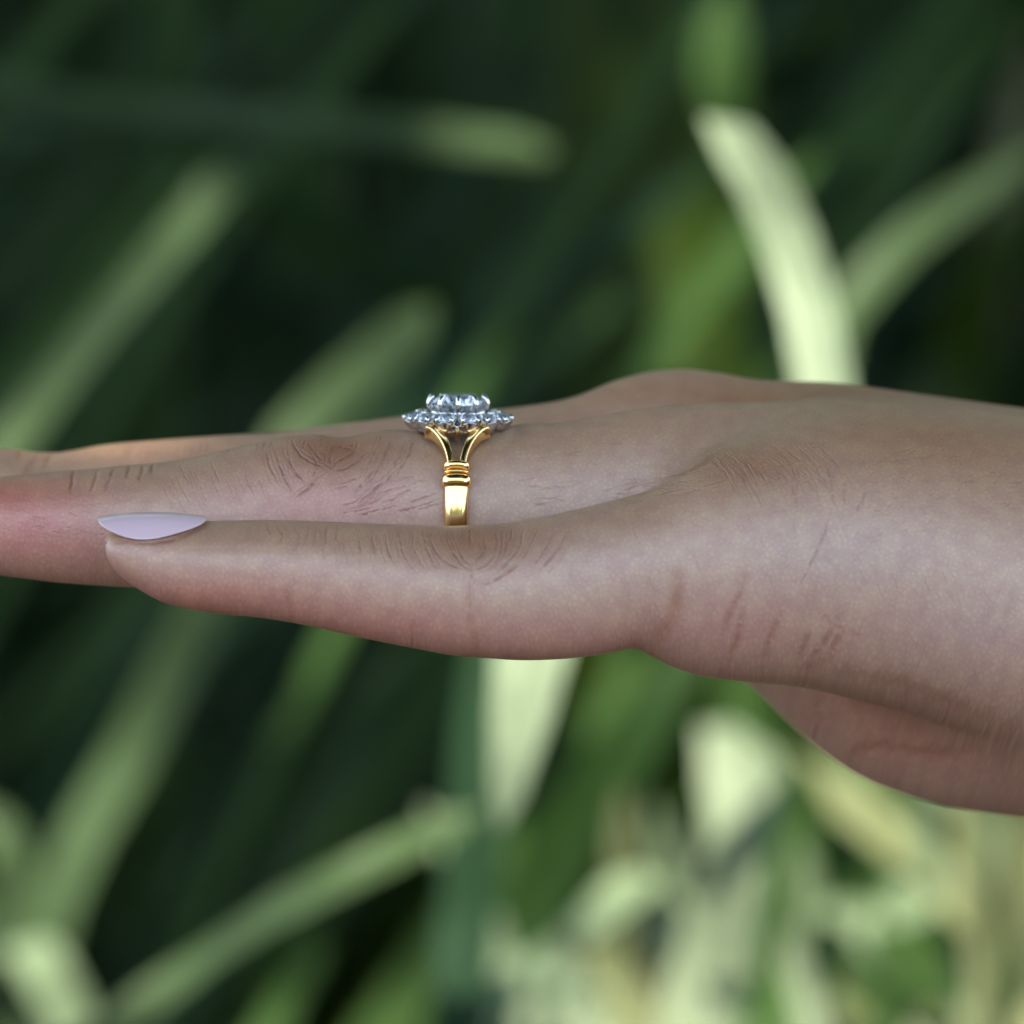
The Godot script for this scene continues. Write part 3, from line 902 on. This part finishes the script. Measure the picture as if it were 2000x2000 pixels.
func build_hand() -> void:
	prepare_hand()
	var t0 := Time.get_ticks_msec()
	field.resize(NX * NY * NZ)
	field.fill(100.0)
	var cell := PackedInt32Array()
	cell.resize(NX * NY * NZ)
	cell.fill(-1)
	var half := BLOCK * H * 0.5
	var near := half * 1.7321 + 0.8
	var blocks: Array[Vector3i] = []
	for bi in (NX - 1) / BLOCK:
		for bj in (NY - 1) / BLOCK:
			for bk in (NZ - 1) / BLOCK:
				var i := bi * BLOCK
				var j := bj * BLOCK
				var k := bk * BLOCK
				var y := Y0 + j * H + half
				var z := Z0 + k * H + half
				var mid := i + BLOCK / 2
				var mask := 0
				for s in SWEEPS:
					if sweep(s, mid, y, z) < near + 10.5:
						mask |= 1 << s
				if thumb_at(X0 + mid * H, y, z) < near + 5.5:
					mask |= 128
				if mask == 0 or absf(skin(mid, y, z, mask)) > near:
					continue
				blocks.append(Vector3i(i, j, k))
				for ii in range(i, i + BLOCK + 1):
					for jj in range(j, j + BLOCK + 1):
						var o := (ii * NY + jj) * NZ + k
						for kk in BLOCK + 1:
							if field[o + kk] == 100.0:
								field[o + kk] = skin(ii, Y0 + jj * H, Z0 + (k + kk) * H, mask)
	print("field ", Time.get_ticks_msec() - t0, " blocks ", blocks.size())
	var pos := PackedVector3Array()
	var SX := NY * NZ
	var SY := NZ
	var corner := [0, 1, SY, SY + 1, SX, SX + 1, SX + SY, SX + SY + 1]
	for b in blocks:
		for i in range(b.x, b.x + BLOCK):
			for j in range(b.y, b.y + BLOCK):
				var o0 := i * SX + j * SY
				for k in range(b.z, b.z + BLOCK):
					var o := o0 + k
					var v0 := field[o]
					if v0 > 2.6 or v0 < -2.6:
						continue
					var v1 := field[o + 1]
					var v2 := field[o + SY]
					var v3 := field[o + SY + 1]
					var v4 := field[o + SX]
					var v5 := field[o + SX + 1]
					var v6 := field[o + SX + SY]
					var v7 := field[o + SX + SY + 1]
					var inside := int(v0 < 0.0) + int(v1 < 0.0) + int(v2 < 0.0) + int(v3 < 0.0) + int(v4 < 0.0) + int(v5 < 0.0) + int(v6 < 0.0) + int(v7 < 0.0)
					if inside == 0 or inside == 8:
						continue
					var sum := Vector3.ZERO
					var count := 0
					# edges along z, y and x
					if (v0 < 0.0) != (v1 < 0.0): sum += Vector3(0, 0, v0 / (v0 - v1)); count += 1
					if (v2 < 0.0) != (v3 < 0.0): sum += Vector3(0, 1, v2 / (v2 - v3)); count += 1
					if (v4 < 0.0) != (v5 < 0.0): sum += Vector3(1, 0, v4 / (v4 - v5)); count += 1
					if (v6 < 0.0) != (v7 < 0.0): sum += Vector3(1, 1, v6 / (v6 - v7)); count += 1
					if (v0 < 0.0) != (v2 < 0.0): sum += Vector3(0, v0 / (v0 - v2), 0); count += 1
					if (v1 < 0.0) != (v3 < 0.0): sum += Vector3(0, v1 / (v1 - v3), 1); count += 1
					if (v4 < 0.0) != (v6 < 0.0): sum += Vector3(1, v4 / (v4 - v6), 0); count += 1
					if (v5 < 0.0) != (v7 < 0.0): sum += Vector3(1, v5 / (v5 - v7), 1); count += 1
					if (v0 < 0.0) != (v4 < 0.0): sum += Vector3(v0 / (v0 - v4), 0, 0); count += 1
					if (v1 < 0.0) != (v5 < 0.0): sum += Vector3(v1 / (v1 - v5), 0, 1); count += 1
					if (v2 < 0.0) != (v6 < 0.0): sum += Vector3(v2 / (v2 - v6), 1, 0); count += 1
					if (v3 < 0.0) != (v7 < 0.0): sum += Vector3(v3 / (v3 - v7), 1, 1); count += 1
					cell[o] = pos.size()
					pos.append(Vector3(X0, Y0, Z0) + (Vector3(i, j, k) + sum / count) * H)
	var index := PackedInt32Array()
	var steps := [SX, SY, 1]
	for b in blocks:
		for i in range(b.x, b.x + BLOCK):
			for j in range(b.y, b.y + BLOCK):
				for k in range(b.z, b.z + BLOCK):
					var o := i * SX + j * SY + k
					if cell[o] < 0 or i == 0 or j == 0 or k == 0:
						continue
					var v := field[o]
					for axis in 3:
						var e: int = steps[axis]
						var w := field[o + e]
						if (v < 0.0) == (w < 0.0):
							continue
						var p: int = steps[(axis + 1) % 3]
						var q: int = steps[(axis + 2) % 3]
						var a := cell[o]
						var b1 := cell[o - p]
						var c := cell[o - p - q]
						var d := cell[o - q]
						if b1 < 0 or c < 0 or d < 0:
							continue
						# counter-clockwise about +axis is a, b1, c, d; the front runs clockwise
						if v < 0.0:
							index.append_array([a, c, b1, a, d, c])
						else:
							index.append_array([a, b1, c, a, c, d])
	# forearm, off to the right: carries the wrist on
	var ring_n := 40
	var first := pos.size()
	var arm_rows := [[2180, 880, 1490, -29, 25], [2330, 885, 1478, -28, 25], [2500, 890, 1450, -27, 26], [2800, 880, 1440, -26, 27], [3400, 850, 1460, -26, 30], [4200, 800, 1500, -26, 34], [5000, 770, 1530, -26, 37]]
	for r: Array in arm_rows:
		var top := unproj(r[0], r[1], r[3])
		var low := unproj(r[0], r[2], r[3])
		for j in ring_n:
			var a := TAU * j / ring_n
			pos.append(Vector3(top.x, (top.y + low.y) * 0.5 + sin(a) * (top.y - low.y) * 0.5, r[3] + cos(a) * r[4]))
	for i in arm_rows.size() - 1:
		for j in ring_n:
			var a := first + i * ring_n + j
			var b := first + i * ring_n + (j + 1) % ring_n
			index.append_array([a, a + ring_n, b, b, a + ring_n, b + ring_n])
	pos.append(unproj(5000, 1150, -26))
	for j in ring_n:
		index.append_array([pos.size() - 1, first + (arm_rows.size() - 1) * ring_n + (j + 1) % ring_n, first + (arm_rows.size() - 1) * ring_n + j])
	print("net ", Time.get_ticks_msec() - t0, " verts ", pos.size(), " tris ", index.size() / 3)
	var nor := PackedVector3Array()
	nor.resize(pos.size())
	for t in range(0, index.size(), 3):
		var a := index[t]
		var b := index[t + 1]
		var c := index[t + 2]
		var f := (pos[c] - pos[a]).cross(pos[b] - pos[a])
		nor[a] += f
		nor[b] += f
		nor[c] += f
	var uvs := PackedVector2Array()
	var cols := PackedColorArray()
	uvs.resize(pos.size())
	cols.resize(pos.size())
	var spots: Array = []
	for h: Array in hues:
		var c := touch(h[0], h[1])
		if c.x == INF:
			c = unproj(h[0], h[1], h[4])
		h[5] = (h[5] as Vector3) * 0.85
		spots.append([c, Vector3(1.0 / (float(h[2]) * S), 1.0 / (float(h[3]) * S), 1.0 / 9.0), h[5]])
	for i in pos.size():
		var p := pos[i]
		nor[i] = nor[i].normalized()
		var uv := skin_uv(p)
		uvs[i] = Vector2(uv.x / TEX.x, uv.y / TEX.y)
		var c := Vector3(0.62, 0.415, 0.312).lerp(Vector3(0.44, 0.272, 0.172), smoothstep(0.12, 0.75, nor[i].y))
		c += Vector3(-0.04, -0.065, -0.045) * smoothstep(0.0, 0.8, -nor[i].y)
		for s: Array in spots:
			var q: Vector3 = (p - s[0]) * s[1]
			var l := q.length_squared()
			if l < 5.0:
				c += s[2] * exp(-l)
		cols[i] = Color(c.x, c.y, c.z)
		pos[i] = p * 0.001
	var arrays := []
	arrays.resize(Mesh.ARRAY_MAX)
	arrays[Mesh.ARRAY_VERTEX] = pos
	arrays[Mesh.ARRAY_NORMAL] = nor
	arrays[Mesh.ARRAY_TEX_UV] = uvs
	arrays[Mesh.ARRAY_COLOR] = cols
	arrays[Mesh.ARRAY_INDEX] = index
	var mesh := ArrayMesh.new()
	mesh.add_surface_from_arrays(Mesh.PRIMITIVE_TRIANGLES, arrays)
	print("mesh ", Time.get_ticks_msec() - t0)
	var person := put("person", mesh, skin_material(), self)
	person.transform = frame
	tag(person, "person's left hand held out flat, palm down, wearing a gold and diamond ring", "person")
	var polish := StandardMaterial3D.new()
	polish.resource_name = "nail polish"
	polish.albedo_color = lin(0.60, 0.44, 0.475)
	polish.roughness = 0.2
	polish.clearcoat_enabled = true
	polish.clearcoat = 0.9
	polish.clearcoat_roughness = 0.06
	nail(person, polish, 193.0, 404.0, 1084.0, 0.4, 5.2)
	nail(person, polish, -246.0, -30.0, 1026.0, -15.0, 6.0)
	nail(person, polish, -368.0, -150.0, 994.0, -33.0, 6.2)
	nail(person, polish, -216.0, -5.0, 1010.0, -50.0, 6.0)

func nail(person: Node3D, mat: Material, from: float, to: float, middle: float, deep: float, r: float) -> void:
	# a nail: long, almond shaped, lilac gel polish; it lies round the finger's back
	var st := SurfaceTool.new()
	st.begin(Mesh.PRIMITIVE_TRIANGLES)
	var n := 40
	var m := 18
	for side in 2:
		for i in n + 1:
			var t := i / float(n)
			var px := lerpf(from, to, t)
			var w := pow(sin(PI * pow(clampf(t, 0.0, 1.0), 0.88)), lerpf(0.6, 0.44, smoothstep(0.5, 1.0, t))) * 0.98 + 0.02
			for j in m + 1:
				var s := (j / float(m) * 2.0 - 1.0)
				# round the finger's back: half width 4.3 mm on a radius of 5 mm
				var a := s * w * 0.92 + 0.30
				var arch := 4.0 * t * (1.0 - t)
				var base := unproj(px, middle - 4.0 * arch, deep)
				var out := r * (0.80 + 0.05 * arch) - (0.45 if side == 1 else 0.0) * (0.25 + 0.75 * sqrt(maxf(0.0, 1.0 - s * s)))
				st.set_smooth_group(0)
				st.add_vertex(Vector3(base.x, base.y + out * cos(a), base.z + r * sin(a)) * 0.001)
	var row := m + 1
	var total := (n + 1) * row
	for i in n:
		for j in m:
			var a := i * row + j
			for k: int in [a, a + 1, a + row, a + 1, a + row + 1, a + row]:
				st.add_index(k)
			a += total
			for k: int in [a, a + row, a + 1, a + 1, a + row, a + row + 1]:
				st.add_index(k)
	for i in n:
		for j: int in [0, m]:
			var a := i * row + j
			var o: Array = [a, a + row, a + total, a + row, a + row + total, a + total] if j == 0 else [a, a + total, a + row, a + row, a + total, a + row + total]
			for k: int in o:
				st.add_index(k)
	st.generate_normals()
	put("fingernail", st.commit(), mat, person)

# ------------------------------------------------------------------ the ring

func metal(called: String, c: Color, rough: float) -> StandardMaterial3D:
	var m := StandardMaterial3D.new()
	m.resource_name = called
	m.metallic = 1.0
	m.albedo_color = c
	m.roughness = rough
	return m

func mm_points(a: Array) -> PackedVector3Array:
	var p := PackedVector3Array()
	for v: Vector3 in a:
		p.append(v * 0.001)
	return p

# A sweep round the finger: «shape» gives the profile's width and height at an angle (degrees from the near side up).
func hoop(from: float, to: float, steps: int, inner: float, shape: Callable) -> ArrayMesh:
	var st := SurfaceTool.new()
	st.begin(Mesh.PRIMITIVE_TRIANGLES)
	var prof := 22
	for i in steps + 1:
		var t := i / float(steps)
		var phi := deg_to_rad(lerpf(from, to, t))
		var wh: Vector2 = shape.call(t)
		for j in prof:
			var a := TAU * j / prof
			var x := signf(cos(a)) * pow(absf(cos(a)), 0.9) * wh.x * 0.5
			var r: float
			if sin(a) >= 0.0:
				r = inner + 0.35 * wh.y + 0.65 * wh.y * pow(sin(a), 1.05)
			else:
				r = inner + 0.35 * wh.y - 0.35 * wh.y * pow(-sin(a), 0.4)
			st.add_vertex(Vector3(x, r * sin(phi), r * cos(phi)) * 0.001)
	for end in 2:
		var phi := deg_to_rad(from if end == 0 else to)
		var wh: Vector2 = shape.call(float(end))
		st.add_vertex(Vector3(0, (inner + wh.y * 0.5) * sin(phi), (inner + wh.y * 0.5) * cos(phi)) * 0.001)
	for i in steps:
		for j in prof:
			var a := i * prof + j
			var b := i * prof + (j + 1) % prof
			for k: int in [a, b, a + prof, b, b + prof, a + prof]:
				st.add_index(k)
	var last := (steps + 1) * prof
	for j in prof:
		var j2 := (j + 1) % prof
		for k: int in [last, j2, j, last + 1, steps * prof + j, steps * prof + j2]:
			st.add_index(k)
	st.generate_normals()
	return st.commit()

# A flat strip along a path, with a rounded rectangular section: «side» across and «up» outward at each point.
func strip(pts: PackedVector3Array, sizes: Callable, centre: Vector3, flip: float) -> ArrayMesh:
	var st := SurfaceTool.new()
	st.begin(Mesh.PRIMITIVE_TRIANGLES)
	var line := PackedVector3Array()
	var n := pts.size()
	for i in n - 1:
		for k in 8:
			line.append(catmull(pts[maxi(i - 1, 0)], pts[i], pts[i + 1], pts[mini(i + 2, n - 1)], k / 8.0))
	line.append(pts[n - 1])
	var m := line.size()
	var prof := 24
	for i in m:
		var tan := (line[mini(i + 1, m - 1)] - line[maxi(i - 1, 0)]).normalized()
		var up := (line[i] - Vector3(line[i].x, centre.y, centre.z)).normalized()
		up = (up - tan * up.dot(tan)).normalized()
		var side := tan.cross(up) * flip
		var wh: Vector2 = sizes.call(i / float(m - 1))
		for j in prof:
			var a := TAU * j / prof * flip
			var x := signf(cos(a)) * pow(absf(cos(a)), 0.45) * wh.x * 0.5
			var y := signf(sin(a)) * pow(absf(sin(a)), 0.45) * wh.y * 0.5
			st.add_vertex((line[i] + side * x + up * y))
	for end in 2:
		st.add_vertex(line[0] if end == 0 else line[m - 1] + (line[m - 1] - line[m - 2]).normalized() * 0.0001)
	for i in m - 1:
		for j in prof:
			var a := i * prof + j
			var b := i * prof + (j + 1) % prof
			for k: int in [a, a + prof, b, b, a + prof, b + prof]:
				st.add_index(k)
	for j in prof:
		var j2 := (j + 1) % prof
		for k: int in [m * prof, j, j2, m * prof + 1, (m - 1) * prof + j2, (m - 1) * prof + j]:
			st.add_index(k)
	st.generate_normals()
	return st.commit()

func lathe(profile: Array, round_: int, wave: Callable) -> ArrayMesh:
	var st := SurfaceTool.new()
	st.begin(Mesh.PRIMITIVE_TRIANGLES)
	var n := profile.size()
	for j in round_ + 1:
		var a := TAU * j / round_
		for i in n:
			var p: Vector2 = profile[i]
			var w: Vector2 = wave.call(i, a)
			st.add_vertex(Vector3(cos(a) * (p.x + w.x), p.y + w.y, sin(a) * (p.x + w.x)) * 0.001)
	for j in round_:
		for i in n - 1:
			var a := j * n + i
			for k: int in [a, a + 1, a + n, a + 1, a + n + 1, a + n]:
				st.add_index(k)
	st.index()
	st.generate_normals()
	return st.commit()

# A round brilliant of «d» mm across, its girdle at y = 0.
func brilliant(d: float) -> ArrayMesh:
	var st := SurfaceTool.new()
	st.begin(Mesh.PRIMITIVE_TRIANGLES)
	st.set_smooth_group(-1)
	var r := d * 0.5
	var at := func(turn: float, rad: float, y: float) -> Vector3:
		return Vector3(cos(turn * PI / 4.0) * rad * r, y * d, sin(turn * PI / 4.0) * rad * r) * 0.001
	var faces: Array = []
	var top := Vector3(0, 0.165 * d, 0) * 0.001
	var tip := Vector3(0, -0.445 * d, 0) * 0.001
	for k in 8:
		var t0: Vector3 = at.call(k, 0.56, 0.165)
		var t1: Vector3 = at.call(k + 1, 0.56, 0.165)
		var m0: Vector3 = at.call(k - 0.5, 0.765, 0.098)
		var m1: Vector3 = at.call(k + 0.5, 0.765, 0.098)
		var g0: Vector3 = at.call(k, 1.0, 0.012)
		var gm: Vector3 = at.call(k + 0.5, 1.0, 0.012)
		var g1: Vector3 = at.call(k + 1, 1.0, 0.012)
		var gp: Vector3 = at.call(k - 0.5, 1.0, 0.012)
		var b0: Vector3 = at.call(k, 1.0, -0.012)
		var bm: Vector3 = at.call(k + 0.5, 1.0, -0.012)
		var b1: Vector3 = at.call(k + 1, 1.0, -0.012)
		var l0: Vector3 = at.call(k - 0.5, 0.24, -0.345)
		var l1: Vector3 = at.call(k + 0.5, 0.24, -0.345)
		faces.append_array([[top, t0, t1], [t0, m1, t1], [t0, m0, g0], [t0, g0, m1], [m1, g0, gm], [m1, gm, g1]])
		faces.append_array([[g0, b0, gm], [gm, b0, bm], [gm, bm, g1], [g1, bm, b1]])
		faces.append_array([[tip, l0, b0], [tip, b0, l1], [l1, b0, bm], [l1, bm, b1]])
	var mid := Vector3(0, -0.05 * d, 0) * 0.001
	for f: Array in faces:
		var a: Vector3 = f[0]
		var b: Vector3 = f[1]
		var c: Vector3 = f[2]
		if (c - a).cross(b - a).dot((a + b + c) / 3.0 - mid) < 0.0:
			var s := b
			b = c
			c = s
		var nrm := (c - a).cross(b - a).normalized()
		for p: Vector3 in [a, b, c]:
			st.set_normal(nrm)
			st.add_vertex(p)
	return st.commit()

func build_ring() -> void:
	var gold := metal("yellow gold", lin(0.96, 0.67, 0.29), 0.17)
	var white := metal("white metal", lin(0.72, 0.71, 0.70), 0.12)
	var gem := StandardMaterial3D.new()
	gem.resource_name = "diamond"
	gem.albedo_color = Color(0.93, 0.97, 1.0, 0.11)  # faint bluish body lifts the blacks, standing in for sky light
	gem.roughness = 0.0
	gem.refraction_enabled = true
	gem.refraction_scale = 0.142
	var ring := thing("diamond_ring", "yellow gold ring with a raised diamond in a cluster of small diamonds", "ring")
	var at := unproj(893, 994, -15.6)
	ring.transform = frame * Transform3D(Basis(Vector3.RIGHT, deg_to_rad(5.0)) * Basis(Vector3.BACK, deg_to_rad(-0.5)), at * 0.001)
	var inner := 7.95
	put("band", hoop(24.0, -204.0, 150, inner, func(t: float) -> Vector2: return Vector2(2.75 - 0.35 * sin(PI * t), 1.25)), gold, ring)
	for s: float in [0.0, 180.0]:
		var m := 1.0 if s == 0.0 else -1.0
		put("collar_bead", hoop(s + m * 20.5, s + m * 30.0, 14, inner + 0.1, func(t: float) -> Vector2: return Vector2(2.6 + 0.75 * sqrt(maxf(0.0, 1.0 - pow(2.0 * t - 1.0, 2.0))), 1.0 + 0.75 * sqrt(maxf(0.0, 1.0 - pow(2.0 * t - 1.0, 2.0))))), gold, ring)
		put("collar_bead", hoop(s + m * 30.8, s + m * 33.0, 10, inner + 0.1, func(t: float) -> Vector2: return Vector2(2.6 + 0.35 * sqrt(maxf(0.0, 1.0 - pow(2.0 * t - 1.0, 2.0))), 1.05 + 0.3 * sqrt(maxf(0.0, 1.0 - pow(2.0 * t - 1.0, 2.0))))), gold, ring)
		put("collar_bead", hoop(s + m * 33.6, s + m * 40.5, 14, inner + 0.1, func(t: float) -> Vector2: return Vector2(2.4 + 0.6 * sqrt(maxf(0.0, 1.0 - pow(2.0 * t - 1.0, 2.0))), 1.0 + 0.65 * sqrt(maxf(0.0, 1.0 - pow(2.0 * t - 1.0, 2.0))))), gold, ring)
		for x: float in [-1.0, 1.0]:
			var path := []
			for row: Array in [[36.0, 0.62, 8.75], [43.0, 0.78, 8.85], [49.0, 1.02, 9.0], [55.0, 1.4, 9.2], [60.5, 1.95, 9.5], [64.5, 2.6, 9.75], [66.5, 3.25, 9.85]]:
				var phi := deg_to_rad(s + m * float(row[0]))
				path.append(Vector3(x * float(row[1]), float(row[2]) * sin(phi), float(row[2]) * cos(phi)))
			put("shoulder", strip(mm_points(path), func(t: float) -> Vector2: return Vector2(lerpf(0.8, 1.45, t * t), lerpf(1.25, 1.7, t)) * 0.001, Vector3.ZERO, 1.0), gold, ring)
	# head: cluster of thirteen small stones round the raised one
	var cup_profile := [Vector2(0.05, -1.3), Vector2(0.6, -1.27), Vector2(0.9, -1.1), Vector2(1.06, -0.7), Vector2(1.13, -0.3), Vector2(1.2, 0.0), Vector2(1.24, 0.12), Vector2(1.2, 0.2), Vector2(1.1, 0.16), Vector2(1.02, -0.05), Vector2(0.8, -0.45), Vector2(0.3, -0.9), Vector2(0.05, -1.0)]
	var cup := lathe(cup_profile, 40, func(i: int, a: float) -> Vector2: return Vector2(0, (-0.16 + 0.16 * cos(4.0 * a)) if i >= 4 and i <= 8 else 0.0))
	var small := brilliant(2.25)
	var claw_small := tube(mm_points([Vector3(1.16, -0.5, 0), Vector3(1.24, 0.0, 0), Vector3(1.2, 0.26, 0), Vector3(1.02, 0.36, 0)]), func(t: float) -> float: return 0.00017 + 0.00006 * t, 8, 4)
	for k in 13:
		var a := TAU * (k + 0.5) / 13.0 + PI * 0.5
		var out := Vector3(cos(a), 0, sin(a))
		var axis := (Vector3.UP + out * 0.36).normalized()
		var b := Basis(out.cross(Vector3.UP).normalized(), axis, out.cross(Vector3.UP).normalized().cross(axis)).orthonormalized()
		var c := put("halo_cup", cup, white, ring)
		c.transform = Transform3D(b, (out * 5.02 + Vector3.UP * 10.28) * 0.001)
		put("small_diamond", small, gem, c).position = Vector3(0, 0.00012, 0)
		for q in 4:
			put("claw", claw_small, white, c).rotation.y = TAU * (q + 0.5) / 4.0
	# centre
	var stone := put("centre_diamond", brilliant(6.5), gem, ring)
	stone.position = Vector3(0, 0.01175, 0)
	stone.rotation.y = 0.2
	var claw := tube(mm_points([Vector3(2.3, 9.6, 0), Vector3(2.95, 10.6, 0), Vector3(3.36, 11.5, 0), Vector3(3.38, 12.0, 0), Vector3(3.12, 12.42, 0), Vector3(2.82, 12.54, 0)]), func(t: float) -> float: return lerpf(0.00026, 0.00029, t) if t < 0.9 else lerpf(0.00029, 0.00018, (t - 0.9) * 10.0), 10, 6)
	for k in 10:
		put("claw", claw, white, ring).rotation.y = TAU * (k + 0.5) / 10.0 + 0.02
	put("basket_rail", hoop_flat(2.95, 10.75, 0.28), white, ring)
	put("gallery_rail", hoop_flat(4.3, 8.95, 0.38), white, ring)
	put("gallery_rail", hoop_flat(2.4, 9.7, 0.35), white, ring)
	put("gallery", lathe([Vector2(2.6, 8.2), Vector2(3.3, 8.25), Vector2(3.75, 8.8), Vector2(4.1, 9.5), Vector2(3.9, 9.6), Vector2(2.6, 9.3), Vector2(2.6, 8.2)], 48, func(_i: int, _a: float) -> Vector2: return Vector2.ZERO), white, ring)
	var arch := tube(mm_points([Vector3(-1.0, 9.6, 4.7), Vector3(-0.85, 9.05, 4.4), Vector3(0, 8.8, 4.2), Vector3(0.85, 9.05, 4.4), Vector3(1.0, 9.6, 4.7)]), func(_t: float) -> float: return 0.00024, 8, 6)
	for k in 13:
		put("gallery_arch", arch, white, ring).rotation.y = TAU * (k + 0.5) / 13.0
	for s: float in [-1.0, 1.0]:
		put("gallery_post", tube(mm_points([Vector3(0, 9.6, s * 5.1), Vector3(0, 8.8, s * 4.7), Vector3(0, 8.0, s * 4.3)]), func(_t: float) -> float: return 0.0003, 8, 4), white, ring)

func hoop_flat(r: float, y: float, thick: float) -> ArrayMesh:
	var profile := []
	for i in 13:
		var a := -TAU * i / 12.0
		profile.append(Vector2(r + cos(a) * thick, y + sin(a) * thick))
	return lathe(profile, 64, func(_i: int, _a: float) -> Vector2: return Vector2.ZERO)
